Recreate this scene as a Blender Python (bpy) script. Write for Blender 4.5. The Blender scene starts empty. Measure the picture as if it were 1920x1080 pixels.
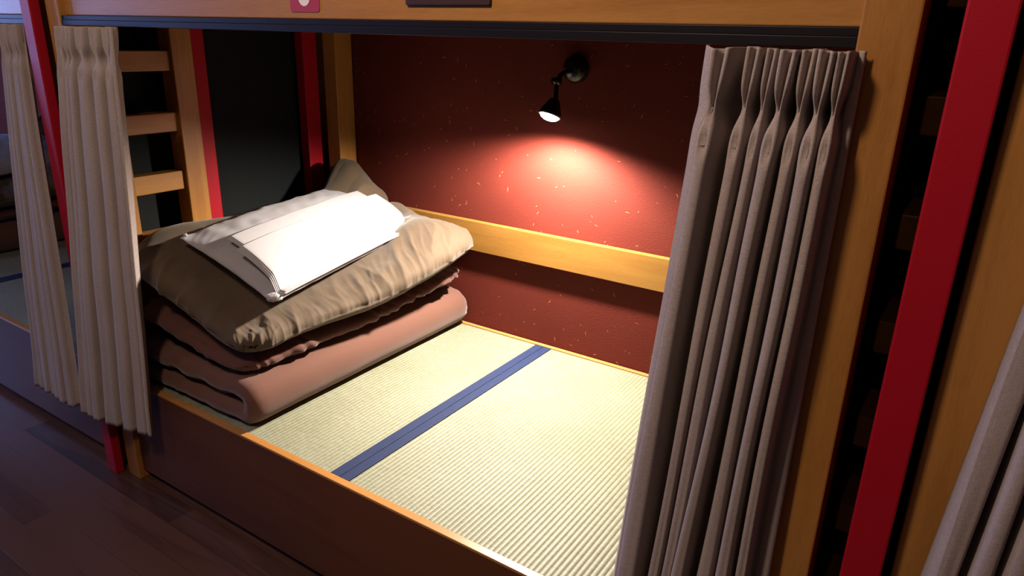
import bpy, bmesh, math, random
from mathutils import Vector, Matrix, noise
random.seed(7)
C = bpy.context.scene.collection
PI = math.pi

# ---------------------------------------------------------------- camera
EYE = 1.474
cam_d = bpy.data.cameras.new('camera')
cam_d.lens = 24.92; cam_d.sensor_width = 36; cam_d.clip_start = .01
cam = bpy.data.objects.new('camera', cam_d); C.objects.link(cam)
yaw, pit, rol = -0.577602, -0.341059, 0.0276357
f = Vector((math.sin(yaw)*math.cos(pit), math.cos(yaw)*math.cos(pit), math.sin(pit)))
r = f.cross(Vector((0, 0, 1))).normalized(); u = r.cross(f)
r2 = math.cos(rol)*r + math.sin(rol)*u; u2 = -math.sin(rol)*r + math.cos(rol)*u
M = Matrix((r2, u2, -f)).transposed().to_4x4(); M.translation = Vector((0, 0, EYE))
cam.matrix_world = M
bpy.context.scene.camera = cam

# ---------------------------------------------------------------- world, exposure, room lights and added fills
sc = bpy.context.scene
sc.view_settings.view_transform = 'Standard'; sc.view_settings.look = 'None'
sc.view_settings.exposure = 0.0; sc.view_settings.gamma = 1; sc.view_settings.use_curve_mapping = False
w = bpy.data.worlds.new('world'); sc.world = w; w.use_nodes = True
w.node_tree.nodes['Background'].inputs[0].default_value = (.5, .42, .45, 1)
w.node_tree.nodes['Background'].inputs[1].default_value = .007

def area(name, loc, target, size, power, col, sy=None, spread=180):
    d = bpy.data.lights.new(name, 'AREA'); d.energy = power; d.color = col
    d.shape = 'RECTANGLE'; d.size = size; d.size_y = sy or size; d.spread = math.radians(spread)
    o = bpy.data.objects.new(name, d); C.objects.link(o); o.location = loc
    o.rotation_euler = (Vector(target)-Vector(loc)).to_track_quat('-Z', 'Y').to_euler()
    return o
area('ceiling_light_warm', (-.90, -.15, 2.52), (-.6, 1.05, 1.1), .22, 21.5, (1.0, .76, .60))
area('fill_light_left', (-2.3, -.1, 2.52), (-2.2, 1.05, 1.1), .22, 3.4, (1.0, .78, .66))  # unseen fill, added to brighten the left curtains and floor
area('fill_light_gap', (-.02, -.3, 2.52), (-.07, 1.1, .7), .12, .7, (1.0, .62, .42))  # added lamp, aimed through the post gap to light the ladder rungs
area('ceiling_light_cool', (-4.4, -.5, 2.4), (-3.2, 1.2, .8), .4, 10.0, (.42, .46, 1.0))
area('window_light', (-6.75, .2, 1.4), (-3.0, .6, .5), 1.7, 95.0, (.30, .42, 1.0), 1.3)

# ---------------------------------------------------------------- helpers
def tag(o, label=None, cat=None, group=None, kind=None):
    if label: o['label'] = label
    if cat: o['category'] = cat
    if group: o['group'] = group
    if kind: o['kind'] = kind
    return o
def empty(name, loc, label, cat, group=None):
    o = bpy.data.objects.new(name, None); C.objects.link(o); o.location = loc
    o.empty_display_size = .05
    return tag(o, label, cat, group)
def link(name, bm, mat, parent=None, smooth=False, bevel=0):
    """mesh is built in world coordinates; moved into the parent's frame here"""
    me = bpy.data.meshes.new(name)
    bmesh.ops.recalc_face_normals(bm, faces=bm.faces)
    if smooth:
        for fc in bm.faces: fc.smooth = True
    bm.to_mesh(me); bm.free()
    o = bpy.data.objects.new(name, me); C.objects.link(o)
    if mat: me.materials.append(mat)
    if parent is not None:
        p = Vector((0, 0, 0)); q = parent
        while q is not None: p += q.location; q = q.parent
        me.transform(Matrix.Translation(-p)); o.parent = parent
    if bevel:
        m = o.modifiers.new('bevel', 'BEVEL'); m.width = bevel; m.segments = 2; m.limit_method = 'ANGLE'
    return o
def box(bm, x0, x1, y0, y1, z0, z1):
    vs = [bm.verts.new((x, y, z)) for x in (x0, x1) for y in (y0, y1) for z in (z0, z1)]
    for q in ((0,1,3,2), (4,6,7,5), (0,4,5,1), (2,3,7,6), (0,2,6,4), (1,5,7,3)):
        bm.faces.new([vs[i] for i in q])
    return vs
def boxo(name, b, mat, parent=None, bevel=.002):
    bm = bmesh.new(); box(bm, *b); return link(name, bm, mat, parent, bevel=bevel)
def tube(bm, pts, rad, seg=16, cap=True):
    pts = [Vector(p) for p in pts]; rings = []
    rads = rad if isinstance(rad, (list, tuple)) else [rad]*len(pts)
    prev = None
    for i, p in enumerate(pts):
        t = (pts[min(i+1, len(pts)-1)]-pts[max(i-1, 0)]).normalized()
        a = prev if prev is not None else (Vector((1, 0, 0)) if abs(t.x) < .8 else Vector((0, 1, 0)))
        a = (a-t*a.dot(t)).normalized(); prev = a; b = t.cross(a)
        rings.append([bm.verts.new(p+rads[i]*(math.cos(2*PI*k/seg)*a+math.sin(2*PI*k/seg)*b)) for k in range(seg)])
    for A, B in zip(rings, rings[1:]):
        for k in range(seg): bm.faces.new((A[k], A[(k+1) % seg], B[(k+1) % seg], B[k]))
    if cap: bm.faces.new(rings[0][::-1]); bm.faces.new(rings[-1])
def n3(x, y, z=0): return noise.noise(Vector((x, y, z)))
def lerp(a, b, t): return a+(b-a)*t
def sm(a, b, x):
    t = max(0, min(1, (x-a)/(b-a))); return t*t*(3-2*t)

# ---------------------------------------------------------------- materials
def mat(name):
    m = bpy.data.materials.new(name); m.use_nodes = True
    nt = m.node_tree; b = nt.nodes['Principled BSDF']
    return m, nt, b
def N(nt, typ, **kw):
    n = nt.nodes.new(typ)
    for k, v in kw.items():
        if k.startswith('i_'):
            key = k[2:]; key = int(key) if key.isdigit() else key
            n.inputs[key].default_value = v
        else: setattr(n, k, v)
    return n
def L(nt, a, b): nt.links.new(a, b)
def plain(name, col, rough=.5, metal=0, spec=.5, bump=0, bscale=200, var=0):
    m, nt, b = mat(name)
    b.inputs['Base Color'].default_value = (*col, 1); b.inputs['Roughness'].default_value = rough
    b.inputs['Metallic'].default_value = metal; b.inputs['Specular IOR Level'].default_value = spec
    tc = N(nt, 'ShaderNodeTexCoord'); nz = N(nt, 'ShaderNodeTexNoise', i_Scale=bscale, i_Detail=3)
    L(nt, tc.outputs['Object'], nz.inputs['Vector'])
    if var:
        n2 = N(nt, 'ShaderNodeTexNoise', i_Scale=6, i_Detail=4); L(nt, tc.outputs['Object'], n2.inputs['Vector'])
        mx = N(nt, 'ShaderNodeMix', data_type='RGBA')
        mx.inputs[6].default_value = (*[c*(1-var) for c in col], 1); mx.inputs[7].default_value = (*[min(1, c*(1+var)) for c in col], 1)
        L(nt, n2.outputs['Fac'], mx.inputs[0]); L(nt, mx.outputs[2], b.inputs['Base Color'])
    if bump:
        bp = N(nt, 'ShaderNodeBump', i_Strength=bump, i_Distance=.001)
        L(nt, nz.outputs['Fac'], bp.inputs['Height']); L(nt, bp.outputs[0], b.inputs['Normal'])
    return m
def wood(name, c0, c1, axis, rough=.35, spec=.4, block=0):
    m, nt, b = mat(name)
    tc = N(nt, 'ShaderNodeTexCoord'); mp = N(nt, 'ShaderNodeMapping')
    s = [34, 34, 34]; s[axis] = 2.2; mp.inputs['Scale'].default_value = s
    L(nt, tc.outputs['Object'], mp.inputs['Vector'])
    nz = N(nt, 'ShaderNodeTexNoise', i_Scale=1.0, i_Detail=6, i_Roughness=.6, i_Distortion=.6)
    L(nt, mp.outputs[0], nz.inputs['Vector'])
    mp2 = N(nt, 'ShaderNodeMapping'); s2 = [3, 3, 3]; s2[axis] = .9; mp2.inputs['Scale'].default_value = s2
    L(nt, tc.outputs['Object'], mp2.inputs['Vector'])
    nb = N(nt, 'ShaderNodeTexNoise', i_Scale=1.5, i_Detail=2); L(nt, mp2.outputs[0], nb.inputs['Vector'])
    fine = N(nt, 'ShaderNodeMapping'); s3 = [500, 500, 500]; s3[axis] = 45; fine.inputs['Scale'].default_value = s3
    L(nt, tc.outputs['Object'], fine.inputs['Vector'])
    nf = N(nt, 'ShaderNodeTexNoise', i_Scale=1.0, i_Detail=1); L(nt, fine.outputs[0], nf.inputs['Vector'])
    a = N(nt, 'ShaderNodeMath', operation='MULTIPLY_ADD'); a.inputs[1].default_value = .55
    L(nt, nz.outputs['Fac'], a.inputs[0]); L(nt, nb.outputs['Fac'], a.inputs[2])
    a2 = N(nt, 'ShaderNodeMath', operation='MULTIPLY_ADD'); a2.inputs[1].default_value = .25
    L(nt, nf.outputs['Fac'], a2.inputs[0]); L(nt, a.outputs[0], a2.inputs[2])
    cr = N(nt, 'ShaderNodeValToRGB'); cr.color_ramp.elements[0].position = .65; cr.color_ramp.elements[1].position = 1.0
    cr.color_ramp.elements[0].color = (*c0, 1); cr.color_ramp.elements[1].color = (*c1, 1)
    L(nt, a2.outputs[0], cr.inputs[0]); L(nt, cr.outputs[0], b.inputs['Base Color'])
    b.inputs['Roughness'].default_value = rough; b.inputs['Specular IOR Level'].default_value = spec
    bp = N(nt, 'ShaderNodeBump', i_Strength=.12, i_Distance=.001); L(nt, nz.outputs['Fac'], bp.inputs['Height']); L(nt, bp.outputs[0], b.inputs['Normal'])
    return m
OA, OB = (.28, .115, .022), (.42, .195, .048)
W = [wood('orange_wood_'+'xyz'[i], OA, OB, i) for i in range(3)]
WR = wood('yellow_brown_wood', (.20, .092, .018), (.29, .145, .034), 0)
WB = wood('brown_board', (.085, .028, .011), (.125, .042, .016), 0, .5, .25)
WLIP = wood('lip_wood', (.33, .14, .035), (.42, .20, .06), 0, .35)
RED = plain('red_paint', (.36, .005, .016), .5, 0, .2, .15, 300, .05)
BLK = plain('black_metal', (.012, .012, .013), .22, .3, .6)
TRACK = plain('dark_track', (.007, .005, .007), .45, 0, .18)
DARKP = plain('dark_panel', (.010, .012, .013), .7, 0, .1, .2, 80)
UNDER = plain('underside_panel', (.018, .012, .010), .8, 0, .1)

def plaster():
    m, nt, b = mat('red_straw_plaster')
    tc = N(nt, 'ShaderNodeTexCoord')
    base = N(nt, 'ShaderNodeTexNoise', i_Scale=220, i_Detail=3); L(nt, tc.outputs['Object'], base.inputs['Vector'])
    big = N(nt, 'ShaderNodeTexNoise', i_Scale=3, i_Detail=3); L(nt, tc.outputs['Object'], big.inputs['Vector'])
    mx = N(nt, 'ShaderNodeMix', data_type='RGBA'); mx.inputs[6].default_value = (.090, .0140, .0092, 1); mx.inputs[7].default_value = (.115, .0195, .0130, 1)
    L(nt, big.outputs['Fac'], mx.inputs[0])
    # straw flecks: one short dash per voronoi cell, at its own angle
    col = mx.outputs[2]
    sx = N(nt, 'ShaderNodeSeparateXYZ'); L(nt, tc.outputs['Object'], sx.inputs[0])
    for k, (scale, hl, hw, thr) in enumerate(((13, .075, .0105, .60), (22, .10, .014, .80))):
        cx = N(nt, 'ShaderNodeCombineXYZ'); L(nt, sx.outputs[0], cx.inputs[0]); L(nt, sx.outputs[2], cx.inputs[1])
        mp = N(nt, 'ShaderNodeMapping'); mp.inputs['Scale'].default_value = (scale,)*3; mp.inputs['Location'].default_value = (3.3+7*k, 1.7, 0)
        L(nt, cx.outputs[0], mp.inputs[0])
        wn = N(nt, 'ShaderNodeTexNoise', i_Scale=.8); L(nt, mp.outputs[0], wn.inputs[0])
        vo = N(nt, 'ShaderNodeTexVoronoi', voronoi_dimensions='2D', i_Scale=1.0, i_Randomness=1.0); L(nt, mp.outputs[0], vo.inputs['Vector'])
        sub = N(nt, 'ShaderNodeVectorMath', operation='SUBTRACT'); L(nt, mp.outputs[0], sub.inputs[0]); L(nt, vo.outputs['Position'], sub.inputs[1])
        sc_ = N(nt, 'ShaderNodeSeparateColor'); L(nt, vo.outputs['Color'], sc_.inputs[0])
        ang = N(nt, 'ShaderNodeMath', operation='MULTIPLY'); ang.inputs[1].default_value = 6.283; L(nt, sc_.outputs[0], ang.inputs[0])
        ro = N(nt, 'ShaderNodeVectorRotate', rotation_type='Z_AXIS'); L(nt, sub.outputs[0], ro.inputs['Vector']); L(nt, ang.outputs[0], ro.inputs['Angle'])
        sp = N(nt, 'ShaderNodeSeparateXYZ'); L(nt, ro.outputs[0], sp.inputs[0])
        # bend the dash a little
        x2 = N(nt, 'ShaderNodeMath', operation='MULTIPLY'); L(nt, sp.outputs[0], x2.inputs[0]); L(nt, sp.outputs[0], x2.inputs[1])
        x3 = N(nt, 'ShaderNodeMath', operation='MULTIPLY_ADD'); L(nt, x2.outputs[0], x3.inputs[0]); x3.inputs[1].default_value = 2.5; L(nt, sp.outputs[1], x3.inputs[2])
        ax = N(nt, 'ShaderNodeMath', operation='ABSOLUTE'); L(nt, sp.outputs[0], ax.inputs[0])
        ay = N(nt, 'ShaderNodeMath', operation='ABSOLUTE'); L(nt, x3.outputs[0], ay.inputs[0])
        hx = N(nt, 'ShaderNodeMath', operation='MULTIPLY'); hx.inputs[1].default_value = hl*1.4; L(nt, sc_.outputs[1], hx.inputs[0])
        lx = N(nt, 'ShaderNodeMath', operation='LESS_THAN'); L(nt, ax.outputs[0], lx.inputs[0]); L(nt, hx.outputs[0], lx.inputs[1])
        ly = N(nt, 'ShaderNodeMath', operation='LESS_THAN'); L(nt, ay.outputs[0], ly.inputs[0]); ly.inputs[1].default_value = hw
        pr = N(nt, 'ShaderNodeMath', operation='GREATER_THAN'); L(nt, sc_.outputs[2], pr.inputs[0]); pr.inputs[1].default_value = thr
        m1 = N(nt, 'ShaderNodeMath', operation='MULTIPLY'); L(nt, lx.outputs[0], m1.inputs[0]); L(nt, ly.outputs[0], m1.inputs[1])
        m2 = N(nt, 'ShaderNodeMath', operation='MULTIPLY'); L(nt, m1.outputs[0], m2.inputs[0]); L(nt, pr.outputs[0], m2.inputs[1])
        m3 = N(nt, 'ShaderNodeMath', operation='MULTIPLY'); L(nt, m2.outputs[0], m3.inputs[0]); m3.inputs[1].default_value = .75
        mm = N(nt, 'ShaderNodeMix', data_type='RGBA'); L(nt, m3.outputs[0], mm.inputs[0]); L(nt, col, mm.inputs[6]); mm.inputs[7].default_value = (.52, .25, .12, 1)
        col = mm.outputs[2]
    L(nt, col, b.inputs['Base Color'])
    b.inputs['Roughness'].default_value = .8; b.inputs['Specular IOR Level'].default_value = .12
    bp = N(nt, 'ShaderNodeBump', i_Strength=.5, i_Distance=.002); L(nt, base.outputs['Fac'], bp.inputs['Height']); L(nt, bp.outputs[0], b.inputs['Normal'])
    return m
PLASTER = plaster()

def floor_mat():
    m, nt, b = mat('dark_floor_planks')
    tc = N(nt, 'ShaderNodeTexCoord')
    br = N(nt, 'ShaderNodeTexBrick', offset=.37, i_Scale=1.0)
    br.inputs['Mortar Size'].default_value = .0006; br.inputs['Brick Width'].default_value = .95; br.inputs['Row Height'].default_value = .088
    br.inputs['Color1'].default_value = (.15, .15, .15, 1); br.inputs['Color2'].default_value = (.9, .9, .9, 1); br.inputs['Mortar'].default_value = (0, 0, 0, 1)
    L(nt, tc.outputs['Object'], br.inputs['Vector'])
    mp = N(nt, 'ShaderNodeMapping'); mp.inputs['Scale'].default_value = (2.0, 26, 1); L(nt, tc.outputs['Object'], mp.inputs[0])
    nz = N(nt, 'ShaderNodeTexNoise', i_Scale=1.0, i_Detail=6, i_Distortion=1.0); L(nt, mp.outputs[0], nz.inputs[0])
    ad = N(nt, 'ShaderNodeMath', operation='MULTIPLY_ADD'); ad.inputs[1].default_value = .8
    L(nt, br.outputs['Color'], ad.inputs[0]); L(nt, nz.outputs['Fac'], ad.inputs[2])
    cr = N(nt, 'ShaderNodeValToRGB'); cr.color_ramp.elements[0].position = .35; cr.color_ramp.elements[1].position = 1.0
    cr.color_ramp.elements[0].color = (.020, .009, .006, 1); cr.color_ramp.elements[1].color = (.105, .048, .030, 1)
    L(nt, ad.outputs[0], cr.inputs[0]); L(nt, cr.outputs[0], b.inputs['Base Color'])
    b.inputs['Roughness'].default_value = .27; b.inputs['Specular IOR Level'].default_value = .5
    bp = N(nt, 'ShaderNodeBump', i_Strength=.25, i_Distance=.002); L(nt, ad.outputs[0], bp.inputs['Height']); L(nt, bp.outputs[0], b.inputs['Normal'])
    return m
FLOOR = floor_mat()

def tatami():
    m, nt, b = mat('tatami_rush')
    tc = N(nt, 'ShaderNodeTexCoord'); sp = N(nt, 'ShaderNodeSeparateXYZ'); L(nt, tc.outputs['Object'], sp.inputs[0])
    def mth(op, a, bb=None, c=None):
        n = N(nt, 'ShaderNodeMath', operation=op)
        for i, v in enumerate((a, bb, c)):
            if v is None: continue
            if isinstance(v, (int, float)): n.inputs[i].default_value = v
            else: L(nt, v, n.inputs[i])
        return n.outputs[0]
    P = .0135
    ph = mth('MULTIPLY', sp.outputs[0], 2*PI/P)
    rib = mth('SINE', ph)                                  # ribs running across the bed
    ribh = mth('POWER', mth('ABSOLUTE', mth('SINE', mth('MULTIPLY', ph, .5))), .6)
    cell = mth('FLOOR', mth('MULTIPLY', sp.outputs[0], 1/P))
    cv = N(nt, 'ShaderNodeCombineXYZ'); L(nt, mth('MULTIPLY', cell, 7.31), cv.inputs[0]); L(nt, mth('MULTIPLY', sp.outputs[1], 110), cv.inputs[1]); 
    fn = N(nt, 'ShaderNodeTexNoise', i_Scale=1.0, i_Detail=2); L(nt, cv.outputs[0], fn.inputs[0])
    vx = N(nt, 'ShaderNodeMapping'); vx.inputs['Scale'].default_value = (60, 420, 60); L(nt, tc.outputs['Object'], vx.inputs[0])
    n2 = N(nt, 'ShaderNodeTexNoise', i_Scale=1.0, i_Detail=2); L(nt, vx.outputs[0], n2.inputs[0])
    big = N(nt, 'ShaderNodeTexNoise', i_Scale=4, i_Detail=3); L(nt, tc.outputs['Object'], big.inputs[0])
    k = mth('MULTIPLY_ADD', fn.outputs['Fac'], .5, mth('MULTIPLY_ADD', n2.outputs['Fac'], .35, mth('MULTIPLY', big.outputs['Fac'], .3)))
    cr = N(nt, 'ShaderNodeValToRGB'); cr.color_ramp.elements[0].position = .38; cr.color_ramp.elements[1].position = .78
    cr.color_ramp.elements[0].color = (.175, .180, .112, 1); cr.color_ramp.elements[1].color = (.285, .290, .210, 1)
    L(nt, k, cr.inputs[0]); L(nt, cr.outputs[0], b.inputs['Base Color'])
    b.inputs['Roughness'].default_value = .5; b.inputs['Specular IOR Level'].default_value = .35
    h = mth('MULTIPLY_ADD', fn.outputs['Fac'], .25, mth('MULTIPLY_ADD', n2.outputs['Fac'], .15, ribh))
    bp = N(nt, 'ShaderNodeBump', i_Strength=.9, i_Distance=.0022); L(nt, h, bp.inputs['Height']); L(nt, bp.outputs[0], b.inputs['Normal'])
    return m
TATAMI = tatami()
def cloth(name, col, sx=1500, bump=.4, rough=.85, var=.12, sheen=.15, big=7):
    m, nt, b = mat(name)
    tc = N(nt, 'ShaderNodeTexCoord')
    m1 = N(nt, 'ShaderNodeMapping'); m1.inputs['Scale'].default_value = (sx, sx, sx*.09); L(nt, tc.outputs['Object'], m1.inputs[0])
    m2 = N(nt, 'ShaderNodeMapping'); m2.inputs['Scale'].default_value = (sx*.09, sx*.09, sx*.7); L(nt, tc.outputs['Object'], m2.inputs[0])
    a = N(nt, 'ShaderNodeTexNoise', i_Scale=1.0, i_Detail=1); L(nt, m1.outputs[0], a.inputs[0])
    c = N(nt, 'ShaderNodeTexNoise', i_Scale=1.0, i_Detail=1); L(nt, m2.outputs[0], c.inputs[0])
    g = N(nt, 'ShaderNodeTexNoise', i_Scale=big, i_Detail=3); L(nt, tc.outputs['Object'], g.inputs[0])
    s = N(nt, 'ShaderNodeMath', operation='ADD'); L(nt, a.outputs['Fac'], s.inputs[0]); L(nt, c.outputs['Fac'], s.inputs[1])
    s2 = N(nt, 'ShaderNodeMath', operation='MULTIPLY_ADD'); L(nt, g.outputs['Fac'], s2.inputs[0]); s2.inputs[1].default_value = .5; L(nt, s.outputs[0], s2.inputs[2])
    mr = N(nt, 'ShaderNodeMapRange'); mr.inputs[1].default_value = .75; mr.inputs[2].default_value = 1.75; L(nt, s2.outputs[0], mr.inputs[0])
    mx = N(nt, 'ShaderNodeMix', data_type='RGBA'); mx.inputs[6].default_value = (*[v*(1-var) for v in col], 1); mx.inputs[7].default_value = (*[min(1, v*(1+var)) for v in col], 1)
    L(nt, mr.outputs[0], mx.inputs[0]); L(nt, mx.outputs[2], b.inputs['Base Color'])
    b.inputs['Roughness'].default_value = rough; b.inputs['Specular IOR Level'].default_value = .15
    b.inputs['Sheen Weight'].default_value = sheen
    bp = N(nt, 'ShaderNodeBump', i_Strength=bump, i_Distance=.0006); L(nt, s.outputs[0], bp.inputs['Height']); L(nt, bp.outputs[0], b.inputs['Normal'])
    return m
CURT = cloth('curtain_linen', (.385, .32, .295), 1300, .5, .9, .22)
DUVET = cloth('duvet_olive_brown', (.074, .050, .031), 1500, .2, .7, .06, .2)
COMF = cloth('comforter_red_brown', (.088, .034, .026), 1500, .2, .75, .07, .2)
MATT = cloth('mattress_red_brown', (.118, .052, .037), 2200, .25, .8, .05, .25)
WHITE = cloth('white_cotton', (.37, .36, .385), 2200, .15, .8, .02, .1)
PILW = cloth('white_pillow_cover', (.31, .30, .325), 2200, .2, .8, .03, .1)
def border_mat():
    m, nt, b = mat('blue_cloth_border')
    tc = N(nt, 'ShaderNodeTexCoord')
    mp = N(nt, 'ShaderNodeMapping'); mp.inputs['Scale'].default_value = (420, 18, 1); L(nt, tc.outputs['Object'], mp.inputs[0])
    a = N(nt, 'ShaderNodeTexNoise', i_Scale=1.0, i_Detail=2); L(nt, mp.outputs[0], a.inputs[0])
    mx = N(nt, 'ShaderNodeMix', data_type='RGBA'); mx.inputs[6].default_value = (.010, .018, .058, 1); mx.inputs[7].default_value = (.026, .040, .105, 1)
    L(nt, a.outputs['Fac'], mx.inputs[0]); L(nt, mx.outputs[2], b.inputs['Base Color']); b.inputs['Roughness'].default_value = .7
    b.inputs['Specular IOR Level'].default_value = .2
    return m
BLUE = border_mat()
STICK = plain('sticker_red', (.36, .025, .05), .45); STICKW = plain('sticker_white', (.8, .74, .74), .5)
INK = plain('ink', (.02, .015, .015), .5)
PLATE = plain('dark_name_plate', (.045, .022, .018), .4, 0, .4, .2, 60, .2)
def emis(name, col, s):
    m, nt, b = mat(name); b.inputs['Base Color'].default_value = (*col, 1)
    b.inputs['Emission Color'].default_value = (*col, 1); b.inputs['Emission Strength'].default_value = s
    return m
LED = emis('lamp_diffuser_glow', (1, .97, .92), 60)

# ---------------------------------------------------------------- room
def struct(o): o['kind'] = 'structure'; return o
YB = 2.140                                   # face of the back wall
struct(boxo('floor', (-7, 3.2, -1.6, YB+.1, -.05, 0), FLOOR, bevel=0))
struct(boxo('wall_back', (-7, 3.2, YB, YB+.1, 0, 2.6), PLASTER, bevel=0))
struct(boxo('wall_front', (-7, 3.2, -1.7, -1.6, 0, 2.6), plain('aisle_wall', (.30, .25, .22), .8, 0, .2, .2), bevel=0))
struct(boxo('ceiling', (-7, 3.2, -1.7, YB+.1, 2.6, 2.65), plain('ceiling_paint', (.30, .27, .25), .9, 0, .2), bevel=0))
struct(boxo('wall_right', (3.1, 3.2, -1.6, YB, 0, 2.6), plain('side_wall', (.22, .18, .16), .8, 0, .2), bevel=0))
struct(boxo('wall_left', (-7, -6.9, -1.6, YB, 0, 2.6), plain('side_wall_left', (.22, .18, .16), .8, 0, .2), bevel=0))

# ---------------------------------------------------------------- bunk beds
TZ = .374                                    # tatami surface
YF = 1.046                                   # front face of the posts
YR = 1.063                                   # front face of boards
RZ = 1.497                                   # underside of the upper rail
def bunk(x0, x1, pw, label, panel_right=False, panel_left=False):
    t = empty('bunk_bed', ((x0+x1)/2, 1.6, 0), label, 'bunk bed', 'bunk beds along the red wall')
    for a in (x0, x1-pw):
        boxo('front_post', (a, a+pw, YF, YF+.087, 0, 2.35), W[2], t, .003)
        boxo('rear_post', (a, a+pw, 2.046, 2.136, 0, 2.35), W[2], t, .003)
    i0, i1 = x0+pw, x1-pw
    fb = boxo('front_board', (i0, i1, YR, YR+.018, .035, TZ-.004), WB, t, .001)
    boxo('board_edge', (i0, i1, YR-.002, YR+.020, TZ-.004, TZ+.004), WLIP, fb, .0015)
    boxo('plinth', (i0, i1, YR+.03, YR+.05, 0, .06), WB, t, 0)
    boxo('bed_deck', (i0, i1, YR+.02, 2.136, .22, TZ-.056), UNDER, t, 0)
    boxo('rear_ledge', (i0, i1, 2.118, 2.136, TZ-.05, TZ+.003), WLIP, t, .001)
    boxo('rear_rail', (i0, i1, 2.112, 2.137, .692, .808), WR, t, .002)
    for a in (x0+.036, x1-.060):
        boxo('end_rail', (a, a+.024, YF+.087, 2.046, .692, .808), W[1], t, .002)
    boxo('upper_rail', (i0, i1, YR, YR+.026, RZ, 1.76), W[0], t, .002)
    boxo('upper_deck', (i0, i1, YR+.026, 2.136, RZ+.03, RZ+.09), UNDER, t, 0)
    tr = bmesh.new()
    box(tr, i0, i1, YR-.012, YR+.026, RZ-.012, RZ-.0005)
    box(tr, i0, i1, YR-.014, YR-.006, RZ-.026, RZ-.012); box(tr, i0, i1, YR+.016, YR+.024, RZ-.026, RZ-.012)
    link('curtain_track', tr, TRACK, t, bevel=.001)
    if panel_right:
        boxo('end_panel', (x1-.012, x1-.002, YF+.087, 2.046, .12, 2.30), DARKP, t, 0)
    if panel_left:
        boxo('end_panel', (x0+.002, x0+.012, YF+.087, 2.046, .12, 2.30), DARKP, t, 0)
    return t
bunk(-2.258, -.096, .069, 'middle orange wood bunk bed holding the lit lamp and a big bedding stack', True)
bl_ = bunk(-4.70, -2.340, .065, 'orange wood bunk bed at the left edge of the photo, beyond the ladder', True)
bunk(.014, 2.176, .069, 'bunk bed at the right edge, its brown wood post beside the red pillar', panel_left=True)
def pillar(x, y0, y1, w_, label):
    o = boxo('red_pillar', (x, x+w_, y0, y1, 0, 2.6), RED, None, .003)
    tag(o, label, 'pillar', 'red square pillars between the bunks')
pillar(-.051, 1.016, 1.075, .053, 'square red pillar in front between the middle bunk and the right edge bunk')
pillar(-2.337, 1.016, 1.045, .054, 'red pillar crossing in front of the two left curtains')
pillar(-2.325, 1.485, 1.542, .045, 'dim red pillar right behind the ladder upright at the left end')
pillar(-2.325, 1.965, 2.035, .045, 'darkest red pillar, near the rear corner post of the middle bunk')

def mat_pair(x0, seam, x1, la, lb, grp):
    bw = .0335
    for a, b_, s, lab in ((x0, seam, 1, la), (seam, x1, -1, lb)):
        t = empty('tatami_mat', ((a+b_)/2, 1.6, TZ-.055), lab, 'tatami mat', grp)
        ra, rb = (a, b_-bw) if s == 1 else (a+bw, b_)
        boxo('rush_surface', (ra+.0006, rb-.0006, YR+.0215, 2.1165, TZ-.055, TZ), TATAMI, t, .002)
        ba, bb = (b_-bw, b_-.0008) if s == 1 else (a+.0008, a+bw)
        boxo('cloth_border', (ba, bb, YR+.0215, 2.1165, TZ-.055, TZ+.0022), BLUE, t, .0018)
mat_pair(-2.187, -1.231, -.167, 'tatami mat under the folded bedding, left of the blue band', 'open empty tatami mat right of the blue band, lit by the lamp', 'tatami mats of the middle bunk')
mat_pair(-4.633, -3.585, -2.407, 'tatami mat at the far left edge, behind its narrow blue band', 'bluish lit tatami mat at the left edge, in front of its narrow blue band', 'tatami mats of the left edge bunk')

# ---------------------------------------------------------------- ladders
def ladder(x, label, ys=(1.136, 1.392), dx=.07, rx=None):
    t = empty('ladder', (x, sum(ys)/2, 0), label, 'ladder', 'wooden ladders between the bunks')
    for k, y in enumerate(ys):
        bm = bmesh.new(); b = box(bm, x-dx/2, x+dx/2, y-.002, y+.072, 0, 1.93)
        link('side_rail', bm, W[2], t, bevel=.003)
    for k in range(9):
        z = 1.402-.193*(k-2)
        bm = bmesh.new(); a_, b_ = rx or (x-dx/2+.002, x+dx/2-.016); box(bm, a_, b_, ys[0]+.070, ys[1]-.002, z-.062, z)
        link('rung', bm, W[1], t, bevel=.003)
    return t
ladder(-2.268, 'orange wooden ladder seen through the open left end of the middle bunk')
ladder(-.030, 'wooden ladder glimpsed through the narrow gap beside the right red pillar', ys=(1.27, 1.56), dx=.050, rx=(-.094, -.012))

# ---------------------------------------------------------------- signs on the upper rail
def rrect(bm, cx, cz, w_, h, rad, y0, y1, seg=5):
    pts = []
    for (sx, sz, a0) in ((1, 1, 0), (-1, 1, 90), (-1, -1, 180), (1, -1, 270)):
        for k in range(seg+1):
            a = math.radians(a0+90*k/seg)
            pts.append((cx+sx*(w_/2-rad)+rad*math.cos(a), cz+sz*(h/2-rad)+rad*math.sin(a)))
    A = [bm.verts.new((p[0], y0, p[1])) for p in pts]; B = [bm.verts.new((p[0], y1, p[1])) for p in pts]
    bm.faces.new(A); bm.faces.new(B[::-1])
    for k in range(len(pts)): bm.faces.new((A[k], B[k], B[(k+1) % len(pts)], A[(k+1) % len(pts)]))
s = empty('number_sticker', (-1.2165, YR, 1.51), 'small red square sticker with a white disc, on the upper rail', 'sticker')
bm = bmesh.new(); rrect(bm, -1.2165, 1.510+.045, .087, .09, .006, YR-.0015, YR-.0002); link('backing', bm, STICK, s)
bm = bmesh.new(); rrect(bm, -1.2165, 1.541, .034, .040, .0169, YR-.0022, YR-.0016, 9); link('disc', bm, STICKW, s)
bm = bmesh.new()
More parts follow.
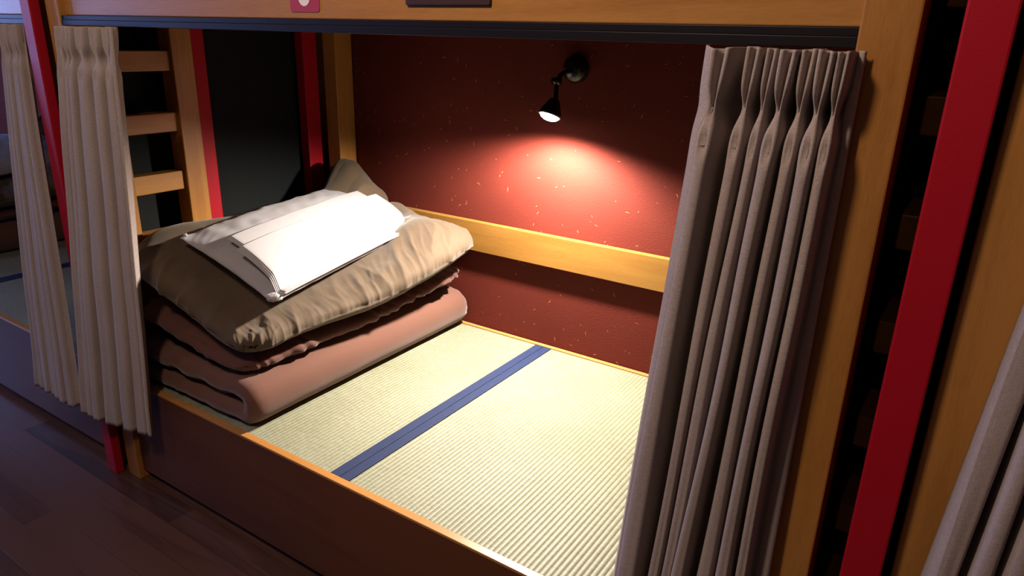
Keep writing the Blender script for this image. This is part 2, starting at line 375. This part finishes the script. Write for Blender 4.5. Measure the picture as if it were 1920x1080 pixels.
vs = [bm.verts.new(p) for p in ((-1.2205, YR-.0026, 1.552), (-1.2125, YR-.0026, 1.552), (-1.2165, YR-.0026, 1.541), (-1.2205, YR-.0022, 1.552), (-1.2125, YR-.0022, 1.552), (-1.2165, YR-.0022, 1.541))]
bm.faces.new(vs[:3]); bm.faces.new(vs[3:][::-1])
for k in range(3): bm.faces.new((vs[k], vs[3+k], vs[3+(k+1) % 3], vs[(k+1) % 3]))
link('mark', bm, INK, s)
s = empty('name_plate', (-.845, YR, 1.523), 'dark brown plate on the upper rail above the lamp', 'plate')
bm = bmesh.new(); rrect(bm, -.845, 1.523+.05, .190, .10, .003, YR-.006, YR-.0003); link('plate_body', bm, PLATE, s, bevel=.001)
bm = bmesh.new(); rrect(bm, -.845, 1.523+.052, .160, .070, .003, YR-.0068, YR-.0061); link('plate_inset', bm, plain('plate_inset', (.02, .014, .014), .4), s)

# ---------------------------------------------------------------- wall lamp
LX, LY, LZ = -1.166, 2.010, 1.232
lamp = empty('wall_lamp', (LX, YB, 1.375), 'small black wall lamp glowing on the red wall', 'lamp')
def lathe(bm, prof, origin, axis, seg=32):
    ax = Vector(axis).normalized(); a = ax.orthogonal().normalized(); b = ax.cross(a); O = Vector(origin); rings = []
    for h, rr in prof:
        if rr < 1e-6: rings.append([bm.verts.new(O+ax*h)])
        else: rings.append([bm.verts.new(O+ax*h+rr*(math.cos(2*PI*k/seg)*a+math.sin(2*PI*k/seg)*b)) for k in range(seg)])
    for A, B in zip(rings, rings[1:]):
        for k in range(seg):
            k2 = (k+1) % seg
            if len(A) == 1: bm.faces.new((A[0], B[k], B[k2]))
            elif len(B) == 1: bm.faces.new((A[k], A[k2], B[0]))
            else: bm.faces.new((A[k], A[k2], B[k2], B[k]))
bm = bmesh.new(); lathe(bm, [(0, 0), (0, .046), (.006, .046), (.018, .042), (.030, .032), (.038, .016), (.040, 0)], (LX, YB-.0005, 1.378), (0, -1, 0))
link('wall_mount', bm, BLK, lamp, True)
bm = bmesh.new(); lathe(bm, [(0, 0), (.0, .0045), (.003, .0045), (.004, 0)], (LX-.026, YB-.031, 1.378), (-.3, -1, 0), 12)
link('screw', bm, plain('screw_steel', (.6, .6, .6), .2, 1), lamp, True)
bm = bmesh.new(); tube(bm, [(LX, YB-.036, 1.374), (LX, YB-.075, 1.372), (LX, YB-.105, 1.362), (LX, YB-.125, 1.335), (LX, LY+.003, 1.29), (LX, LY, LZ+.055)], .0075)
link('arm', bm, BLK, lamp, True)
bm = bmesh.new(); tube(bm, [(LX-.014, LY+.003, 1.345), (LX+.014, LY+.003, 1.345)], .011); link('hinge', bm, BLK, lamp, True)
LD = Vector((-.10, -.40, -.92)).normalized()
base = Vector((LX, LY, LZ+.058))
bm = bmesh.new(); lathe(bm, [(0, 0), (0, .012), (.006, .018), (.020, .024), (.040, .034), (.057, .038), (.057, .0355), (.040, .031), (.030, 0)], base, LD)
link('lamp_shade', bm, BLK, lamp, True)
bm = bmesh.new(); lathe(bm, [(.047, 0), (.047, .0325), (.056, .0325), (.064, .026), (.069, .014), (.071, 0)], base, LD)
link('diffuser', bm, LED, lamp, True)
sd = bpy.data.lights.new('lamp_spot', 'SPOT'); sd.energy = 185; sd.color = (1, .88, .74); sd.spot_size = math.radians(164); sd.spot_blend = .5; sd.shadow_soft_size = .025
so = bpy.data.objects.new('lamp_spot', sd); C.objects.link(so); so.location = base+LD*.080
so.rotation_euler = Vector((-.05, -.20, -.98)).to_track_quat('-Z', 'Y').to_euler()

# ---------------------------------------------------------------- curtains
def curtain(top, bot, el, er, ztop, zbot, ytop, ybot, D, label, grp, seed=0, flapl=.0, flapr=.0, vdeep=None):
    """top / bot: list of (centre x, half width) of every pleat ridge; el, er: (top, bottom) x of the two free edges;
    ytop, ybot: (left, right) y of the hanging line"""
    rnd = random.Random(seed); n = len(top); rows = 120
    ph = [rnd.uniform(0, 6.28) for _ in range(n)]; dv = [rnd.uniform(.8, 1.1) for _ in range(n)]
    bm = bmesh.new(); grid = []
    H = ztop-zbot
    for j in range(rows+1):
        s = (j/rows)**1.25*H; t = s/H
        tt = t
        pm = math.exp(-((s-.080)/.020)**2)
        pts = []
        def yl(x):
            xl, xr = lerp(el[0], el[1], tt), lerp(er[0], er[1], tt)
            k = (x-xl)/(xr-xl); return lerp(lerp(ytop[0], ytop[1], k), lerp(ybot[0], ybot[1], k), tt**.9)
        xl = lerp(el[0], el[1], tt); xr = lerp(er[0], er[1], tt)
        R = []
        for i in range(n):
            c = lerp(top[i][0], bot[i][0], tt)+.0022*math.sin(ph[i]+5*t*(1+.3*i % 1))*sm(.1, .4, t)
            w_ = lerp(top[i][1], bot[i][1], sm(.05, 1, t))*(1+.14*math.sin(2*ph[i]+7*t))
            fl = 1.15 if s < .04 else 1.0
            w_ *= lerp(1.25, 1, sm(0, .07, s))*(1-.62*pm)*(1+.18*math.exp(-((s-.125)/.025)**2))
            R.append((c, w_, i))
        d0 = -.002+.003*n3(s*4, seed); vk = lerp(.45, 1, sm(.02, .12, s))*(1-sm(H-.26, H-.12, s))
        # left hem edge
        cur = [(xl, .35*D*flapl), (lerp(xl, R[0][0]-R[0][1], .35), D*(.75 if flapl else .1)*(1 if flapl else 1)), (lerp(xl, R[0][0]-R[0][1], .75), D*(.85 if flapl else .02))]
        for (c, w_, i) in R:
            Di = D*dv[i]*(1-.25*pm)
            seg = 16
            for q in range(seg+1):
                a = PI*q/seg; ca, sa = math.cos(a), math.sin(a)
                xx = c-w_*math.copysign(abs(ca)**.5, ca)
                dd = Di*(sa**.36 if sa > 0 else 0)
                if flapl and i == 0 and q < seg*.45: dd = max(dd, D*.9)
                e = (xx-c)/max(w_, 1e-4)
                dent = .62*Di*math.exp(-(e/.33)**2)*(1-sm(.055, .085, s)) + .26*Di*math.exp(-(e/.26)**2)*math.exp(-((s-.125)/.016)**2)
                dent += .12*Di*math.exp(-((e-.3)/.3)**2)*sm(.3, .8, t)*abs(math.sin(ph[i]+2))
                cur.append((xx, dd-dent))
            if i < n-1:
                nx = R[i+1][0]-R[i+1][1]; px = c+w_
                for q in (1, 2, 3, 4, 5): xv = lerp(px, nx, q/6); cur.append((xv, d0-.004*math.sin(PI*q/6)-(vdeep(xv)*vk*min(1, 2.2*math.sin(PI*q/6)) if vdeep else 0)))
        px = R[-1][0]+R[-1][1]
        cur += [(lerp(px, xr, .15), .25*D*flapr), (lerp(px, xr, .4), .75*D*flapr), (lerp(px, xr, .75), .8*D*flapr), (xr, .68*D*flapr)]
        for (x, d) in cur:
            wob = .004*n3(x*9, s*3, seed)*sm(.05, .3, s)
            zz = ztop-s
            hemw = .0022*math.sin(x*160+seed)*sm(H-.12, H, s)
            zz += .012*n3(x*8, seed*3.1)*sm(.7, 1, t) + (.0035*n3(x*40, 5.5+seed))*(1-sm(0, .03, s))
            pts.append(bm.verts.new((x+hemw, yl(x)-d-wob, zz)))
        grid.append(pts)
    for A, B in zip(grid, grid[1:]):
        for k in range(len(A)-1): bm.faces.new((A[k], A[k+1], B[k+1], B[k]))
    bm.normal_update()
    o = link('curtain', bm, CURT, None, True)
    m = o.modifiers.new('cloth', 'SOLIDIFY'); m.thickness = .0018; m.offset = 0
    return tag(o, label, 'curtain', grp)
G = 'beige pinch pleat curtains hanging from the bunks'
# right curtain of the middle bunk
curtain([(-.322, .012), (-.281, .0078), (-.257, .0070), (-.233, .0085), (-.210, .0070), (-.188, .0080), (-.169, .0065)],
        [(-.395, .018), (-.352, .0105), (-.330, .0095), (-.304, .0115), (-.262, .013), (-.226, .0125), (-.196, .011)],
        (-.351, -.428), (-.149, -.150), 1.468, .30, (1.052, 1.052), (1.040, 1.040), .064,
        'greyish beige pleated curtain in front of the middle bunk, beside its right post', G, 3, flapl=1, flapr=.4, vdeep=lambda x: .055 if x < -.178 else .0)
# left curtain of the middle bunk
curtain([(-2.135, .010), (-2.105, .010), (-2.078, .011), (-2.035, .020), (-1.965, .017), (-1.925, .014)],
        [(-2.300, .012), (-2.268, .013), (-2.232, .016), (-2.165, .032), (-2.085, .022), (-2.028, .024)],
        (-2.158, -2.320), (-1.893, -1.985), 1.468, .262, (1.040, 1.050), (.985, 1.030), .034,
        'tan pleated curtain at the left end of the middle bunk, beside the ladder rungs', G, 5, flapl=.3, flapr=1)
# right curtain of the left bunk
curtain([(-2.482, .008), (-2.465, .008), (-2.448, .008), (-2.432, .008), (-2.416, .008), (-2.40, .008), (-2.385, .008)],
        [(-2.617, .013), (-2.583, .012), (-2.548, .015), (-2.513, .013), (-2.478, .015), (-2.435, .014), (-2.385, .016)],
        (-2.493, -2.635), (-2.372, -2.338), 1.468, .262, (1.045, 1.040), (.985, .985), .032,
        'tan pleated curtain at the left edge of the photo, partly behind the red pillar', G, 9, flapl=.3, flapr=.4)
# left curtain of the right bunk
curtain([(.115, .012), (.140, .012), (.165, .012), (.190, .012), (.215, .012), (.240, .012)],
        [(.052, .013), (.090, .014), (.130, .015), (.165, .014), (.205, .015), (.245, .014)],
        (.100, .020), (.256, .270), 1.468, .30, (1.048, 1.048), (1.035, 1.035), .058,
        'dim grey curtain in the lower right corner of the photo', G, 12, flapl=.2, flapr=.4, vdeep=lambda x: .05*sm(.088, .10, x))

# ---------------------------------------------------------------- bedding
def soft_slab(name, m, parent, xl, xr, y0, y1, zt, zb, nx=150, ny=210, p=6.0, wr=None, edge=None):
    """closed soft body over a rounded rectangle; zt / zb are functions of (x, y)"""
    bm = bmesh.new(); top = []; bot = []
    for j in range(ny+1):
        v = math.sin(PI/2*(2*j/ny-1)); a = []; c = []
        for i in range(nx+1):
            u_ = math.sin(PI/2*(2*i/nx-1))
            # squarish disc mapping keeps the corners round
            k = .16*(abs(u_)**8)*(abs(v)**8)
            y = lerp(y0, y1, (v*(1-k*.5)+1)/2)
            XL = xl(y) if callable(xl) else xl; XR = xr(y) if callable(xr) else xr
            x = lerp(XL, XR, (u_*(1-k)+1)/2)
            h = math.sqrt(max(0, (1-abs(u_)**p)*(1-abs(v)**p)))
            T, B = zt(x, y), zb(x, y); mid = (T+B)/2; th = (T-B)/2
            e = edge(x, y, u_, v) if edge else (0, 0)
            a.append(bm.verts.new((x+e[0], y+e[1], mid+th*h)))
            rim = i in (0, nx) or j in (0, ny)
            c.append(a[-1] if rim else bm.verts.new((x+e[0], y+e[1], mid-th*h)))
        top.append(a); bot.append(c)
    for G_, s_ in ((top, 1), (bot, -1)):
        for j in range(ny):
            for i in range(nx):
                q = [G_[j][i], G_[j][i+1], G_[j+1][i+1], G_[j+1][i]]
                try: bm.faces.new(q if s_ == 1 else q[::-1])
                except ValueError: pass
    bm.normal_update()
    if wr:
        mv = [(v_, v_.normal*wr(v_.co, v_.normal)) for v_ in bm.verts]
        for v_, d in mv: v_.co += d
    return link(name, bm, m, parent, True)
def ridged(x, y, z): return 1-abs(n3(x, y, z))*2

def bedding(dx, seed, lab, full=True):
    grp = None
    X0, X1, Y0, Y1 = -2.180, -1.625, 1.100, 2.100
    # --- folded mattress: open C section swept along the bed's width
    t = .066; bm = bmesh.new(); rings = []
    XRm = lambda y: -1.640-.010*(y-1.1)
    NY = 60
    for j in range(NY+1):
        v = j/NY; y = lerp(Y0-.008, Y1+.030, v)
        endk = min(1, math.sqrt(max(0, 1-(1-min(v, 1-v)*22)**2))) if min(v, 1-v)*22 < 1 else 1
        endk = .35+.65*endk
        xr_ = XRm(y); path = []
        for q in range(24): path.append((lerp(X0, xr_-.0, q/24), t/2+.002, (0, 1)))
        rr = .0375
        for q in range(17):
            a = -PI/2+PI*q/16; path.append((xr_+rr*math.cos(a)*.9, t/2+.002+rr+rr*math.sin(a), (-math.cos(a), -math.sin(a))))
        for q in range(1, 25): path.append((lerp(xr_, X0, q/24), t/2+.002+2*rr+.006*math.sin(q), (0, -1)))
        th = t/2*(endk)
        inn = [(p_[0]+p_[2][0]*th, p_[1]+p_[2][1]*th) for p_ in path]
        out = [(p_[0]-p_[2][0]*th, p_[1]-p_[2][1]*th) for p_ in path]
        loop = out+inn[::-1]
        ring = []
        for k, (x, z) in enumerate(loop):
            puck = .004*n3(x*30, z*60, v*40+seed)*(1-sm(0, .06, min(v, 1-v)))
            ring.append(bm.verts.new((x+dx+puck+.0015*n3(x*5, y*9, z*20), y+puck, TZ+.003+max(-.0, z+puck*.3))))
        rings.append(ring)
    for A, B in zip(rings, rings[1:]):
        for k in range(len(A)): bm.faces.new((A[k], A[(k+1) % len(A)], B[(k+1) % len(A)], B[k]))
    L_ = len(rings[0])//2
    for rg in (rings[0], rings[-1]):
        for k in range(L_-1): bm.faces.new((rg[k], rg[k+1], rg[2*L_-2-k], rg[2*L_-1-k]))
    o = link('folded_mattress', bm, MATT, None, True); tag(o, lab[0], 'mattress', 'folded futon mattresses')
    E0 = TZ
    # --- middle comforter
    def cb(x, y): k = (x-X0)/(X1-X0); return E0+lerp(.205, .152, sm(0, 1, k)) + .045*sm(.35, 1, (y-Y0)/(Y1-Y0))*k - .010*k*(1-sm(0, .30, (y-Y0)))
    def ct(x, y): k = (x-X0)/(X1-X0); return cb(x, y)+lerp(.085, .068, k)
    def wr1(p_, n_):
        e = min(p_.x-dx-X0, X1-p_.x+dx, p_.y-Y0, Y1-p_.y); f_ = 1-sm(.02, .14, e)
        side = ridged(p_.y*16+p_.z*14, p_.z*5+p_.x*4, seed)-.5; fr = ridged(p_.x*16, p_.z*6, seed+4)-.5
        kk = abs(n_.x)+.3; return f_*((.010*side+.005*(ridged(p_.y*38+p_.z*20, p_.x*8, seed+2)-.5))*kk+.008*fr*abs(n_.y))+(.003*n3(p_.x*8, p_.y*8, p_.z*8) if n_.z > -.3 else 0)
    o = soft_slab('comforter', COMF, None, X0+dx, lambda y: X1+dx+.010+.050*sm(1.2, 2.1, y)+.01*n3(y*5, seed), Y0-.002, Y1+.006,
                  lambda x, y: ct(x-dx, y), lambda x, y: cb(x-dx, y), 110, 170, 5, wr1)
    tag(o, lab[1], 'comforter', 'red brown comforters')
    # --- duvet on top
    def db(x, y):
        k = (x-X0)/(X1-X0); q = (y-Y0)/(Y1-Y0)
        return ct(x, y)+.004+.012*(1-k)-.004*k*(1-q)-.012*sm(.8, 1, k)*(1-sm(0, .2, q))+.030*k*sm(.4, 1, q)
    def dt(x, y):
        k = (x-X0)/(X1-X0); q = (y-Y0)/(Y1-Y0)
        z = lerp(.500, .325, sm(.1, 1.05, k))+.095*k*sm(.2, 1, q)
        z -= .020*sm(.6, 1, k)*(1-sm(0, .2, q))
        z += .035*math.exp(-((x+1.66)/.10)**2-((y-1.93)/.20)**2)               # puffed rear right lobe
        z += .180*math.exp(-((x+2.12)/.11)**2-((y-2.03)/.14)**2)              # peak in the rear corner
        z += .020*math.exp(-((x+1.88)/.07)**2-((y-2.06)/.08)**2)
        z -= .045*math.exp(-((x+1.93)/.17)**2-((y-1.58)/.34)**2)              # hollow under the pillow
        z += .018*math.exp(-((x+2.12)/.08)**2-((y-1.20)/.14)**2)
        z += .016*math.exp(-((x+2.13)/.075)**2)*(1-sm(1.7, 1.95, y))+.02*math.exp(-((x+1.66)/.10)**2-((y-1.95)/.12)**2)
        return E0+z
    def wr2(p_, n_):
        x, y, z = p_.x-dx, p_.y, p_.z
        er = X1+.05-x; ef = y-Y0; eb = Y1-y; el_ = x-X0
        wx, wy = n3(x*5, y*5, 3)*.05, n3(x*5, y*5, 9)*.05
        # soft radiating wrinkles that run in from the right rim
        lam = (y+wy)*1.0+.45*(x+wx)
        a = max(0, ridged(lam*11, er*3.5, seed+9)-.30)**1.25
        b_ = max(0, ridged(lam*24, er*6, seed+2)-.35)
        amp = .6+1.2*max(0, n3(y*2.6, x*2, seed+.5)+.35)
        w1 = (1-sm(.02, .17, er))*(.017*a+.007*b_+.003*max(0, ridged(lam*46, er*10, seed+3)-.3)-.007)*amp
        # front face: two soft lobes with a crease between them
        zg = db(x, y)+.052+.01*n3(x*7, 2, seed)
        fy = max(0, -n_.y)
        w2 = -.022*fy*math.exp(-((z-zg)/.013)**2)+(1-sm(.02, .12, ef))*.012*max(0, ridged((x+wx)*11, ef*4+z*6, seed+5)-.35)
        # folds of the peak in the rear corner
        w2 += (1-sm(.02, .16, math.hypot(er, ef)))*.012*max(0, ridged(math.atan2(er+.03, ef+.03)*5, z*5, seed+8)-.3)
        w3 = (1-sm(.12, .40, eb))*sm(.06, .2, er)*(.030*max(0, ridged((x*.9+y*.35+wx)*10, y*2.5, seed+6)-.35)-.008)
        e_ = .011*n3(x*6, y*5, z*6)+.0045*n3(x*14, y*12, z*14)+.0010*n3(x*38, y*30, z*38)
        return (w1+w2+w3+e_)*(1 if n_.z > -.3 else .15)
    o = soft_slab('duvet', DUVET, None, X0+dx-.002, lambda y: X1+dx+.050+.085*sm(1.2, 1.95, y)+.012*n3(y*4, seed+1)-.02*(1-sm(1.10, 1.20, y))-.05*sm(2.04, 2.10, y), Y0-.012, Y1+.010,
                  lambda x, y: dt(x-dx, y), lambda x, y: db(x-dx, y), 230, 360, 5.0, wr2)
    tag(o, lab[2], 'duvet', 'thick brown duvets')
    # --- pillow
    Lc, Fc, Rc, Tc = Vector((-1.985, 1.185)), Vector((-1.580, 1.192)), Vector((-1.722, 1.962)), Vector((-2.155, 1.985))
    def pz(u_, v):                                   # height of the sloping plane the pillow lies on
        return lerp(lerp(.866, .748, u_), lerp(.876, .778, u_), v)
    def pillow_pt(u_, v, sgn):
        A = Lc.lerp(Fc, u_); B = Tc.lerp(Rc, u_); q = A.lerp(B, v)
        a, b_ = 2*u_-1, 2*v-1
        h = (max(0, 1-abs(a)**2.4)*max(0, 1-abs(b_)**3.2))**.55
        # sides pull in between the corners
        c = Lc.lerp(Rc, .5); pull = .035*(abs(b_)**4*(1-a*a))+.045*(abs(a)**4*(1-b_*b_))
        q = q.lerp(c, pull)
        z = pz(u_, v)+(.064*h if sgn > 0 else -.040*h)
        ed = max(abs(a), abs(b_))
        z += (.004*n3(u_*9, v*16, seed)+.0018*ridged(u_*14+b_*3, v*10, seed+1)*sm(.4, .95, ed))*(1 if sgn > 0 else .3)
        cr = (abs(a)*abs(b_))**10
        z += cr*.006*math.sin(40*u_+55*v)
        return Vector((q.x+dx, q.y, z))
    bm = bmesh.new(); nu, nv = 70, 120; G1 = []; G2 = []
    for j in range(nv+1):
        v = .5+.5*math.sin(PI/2*(2*j/nv-1)); a = []; c = []
        for i in range(nu+1):
            u_ = .5+.5*math.sin(PI/2*(2*i/nu-1))
            a.append(bm.verts.new(pillow_pt(u_, v, 1)))
            c.append(a[-1] if i in (0, nu) or j in (0, nv) else bm.verts.new(pillow_pt(u_, v, -1)))
        G1.append(a); G2.append(c)
    for G_ in (G1, G2):
        for j in range(nv):
            for i in range(nu):
                try: bm.faces.new((G_[j][i], G_[j][i+1], G_[j+1][i+1], G_[j+1][i]))
                except ValueError: pass
    po = link('pillow', bm, PILW, None, True); tag(po, lab[3], 'pillow', 'white pillows')
    # gathered corner tufts of the pillow bag
    for ci, (cu, cv) in enumerate(((1, 0), (1, 1), (0, 0))):
        bm = bmesh.new(); P0 = pillow_pt(cu*.97+.015, cv*.97+.015, 1)
        dirv = Vector((P0.x-((Lc+Rc)/2).x-dx, P0.y-((Lc+Rc)/2).y, 0)).normalized(); side = Vector((-dirv.y, dirv.x, 0))
        R_ = (.020, .014, .008)[ci]; rows_ = []
        for q in range(7):
            k = q/6; rw = []
            for e in range(15):
                th = 2*PI*e/15; rad = R_*(.45+.75*math.sin(PI*min(1, k*.9+.1)))*(1+.35*math.sin(4*th+q)*k)
                rw.append(bm.verts.new(P0+dirv*(R_*1.3*k-.008)+side*rad*math.cos(th)+Vector((0, 0, rad*.55*math.sin(th)+.003))))
            rows_.append(rw)
        for A, B in zip(rows_, rows_[1:]):
            for e in range(15): bm.faces.new((A[e], A[(e+1) % 15], B[(e+1) % 15], B[e]))
        bm.faces.new(rows_[0]); bm.faces.new(rows_[-1])
        link('corner_tuft', bm, WHITE, po, True)
    if not full: return
    # --- two folded sheets draped over the pillow
    def sheet(ua, ub, va, vb, lift, th, layers, label, skew=0, name='folded_sheet'):
        root = empty(name, (*((Lc+Rc)/2), .9), label, 'sheet', 'folded white sheets on the pillow')
        for l in range(layers):
            bm = bmesh.new(); nu, nv = 46, 60; T = []; B = []
            off = l*(th+.0012)
            for j in range(nv+1):
                a = []; c = []
                for i in range(nu+1):
                    cu = i/nu; cv = j/nv
                    u_ = lerp(ua-.010*(layers-1-l), ub+(.012*l if l < layers-1 else .012), cu); v = lerp(va-.006*(layers-1-l), vb, cv)+skew*(cu-.5)
                    uu = max(0, min(1, u_)); vv = max(.0, min(1, v))
                    A_ = Lc.lerp(Fc, u_); B_ = Tc.lerp(Rc, u_); q = A_.lerp(B_, v)
                    aa = 2*uu-1; bb = 2*vv-1
                    h = (max(0, 1-abs(aa*.93)**2.4))**.55*(.72+.28*(max(0, 1-abs(bb)**3.2))**.5)
                    z = pz(uu, vv)+.064*h+lift+off + .0012*n3(u_*5, v*5, l)
                    z -= .03*sm(.93, 1.02, uu)
                    a.append(bm.verts.new((q.x+dx, q.y, z+th))); c.append(bm.verts.new((q.x+dx, q.y, z)))
                T.append(a); B.append(c)
            for G_ in (T, B):
                for j in range(nv):
                    for i in range(nu): bm.faces.new((G_[j][i], G_[j][i+1], G_[j+1][i+1], G_[j+1][i]))
            for j in range(nv):
                for i in (0, nu): bm.faces.new((T[j][i], T[j+1][i], B[j+1][i], B[j][i]))
            for i in range(nu):
                for j in (0, nv): bm.faces.new((T[j][i], T[j][i+1], B[j][i+1], B[j][i]))
            link('fold', bm, WHITE, root, True, bevel=.0012)
    sheet(.44, .86, .075, .90, .009, .0022, 3, 'rear folded white sheet peeking out from under the front one on the pillow')
    sheet(.63, 1.04, .045, .93, .0205, .0024, 4, 'front folded white sheet, brightest, draped over the pillow')
bedding(0, 1, ('folded smooth red brown futon mattress at the bottom of the middle bunk stack', 'wrinkled red brown comforter between mattress and duvet in the middle bunk',
               'thick olive brown duvet topping the middle bunk stack', 'white pillow lying under two folded sheets on the olive duvet'))
bedding(-2.40, 2, ('dark folded mattress at the bottom of the left edge bunk stack', 'dark comforter in the stack at the left edge of the photo',
               'dim duvet of the stack at the left edge of the photo', 'bluish white pillow at the left edge of the photo'), full=False)
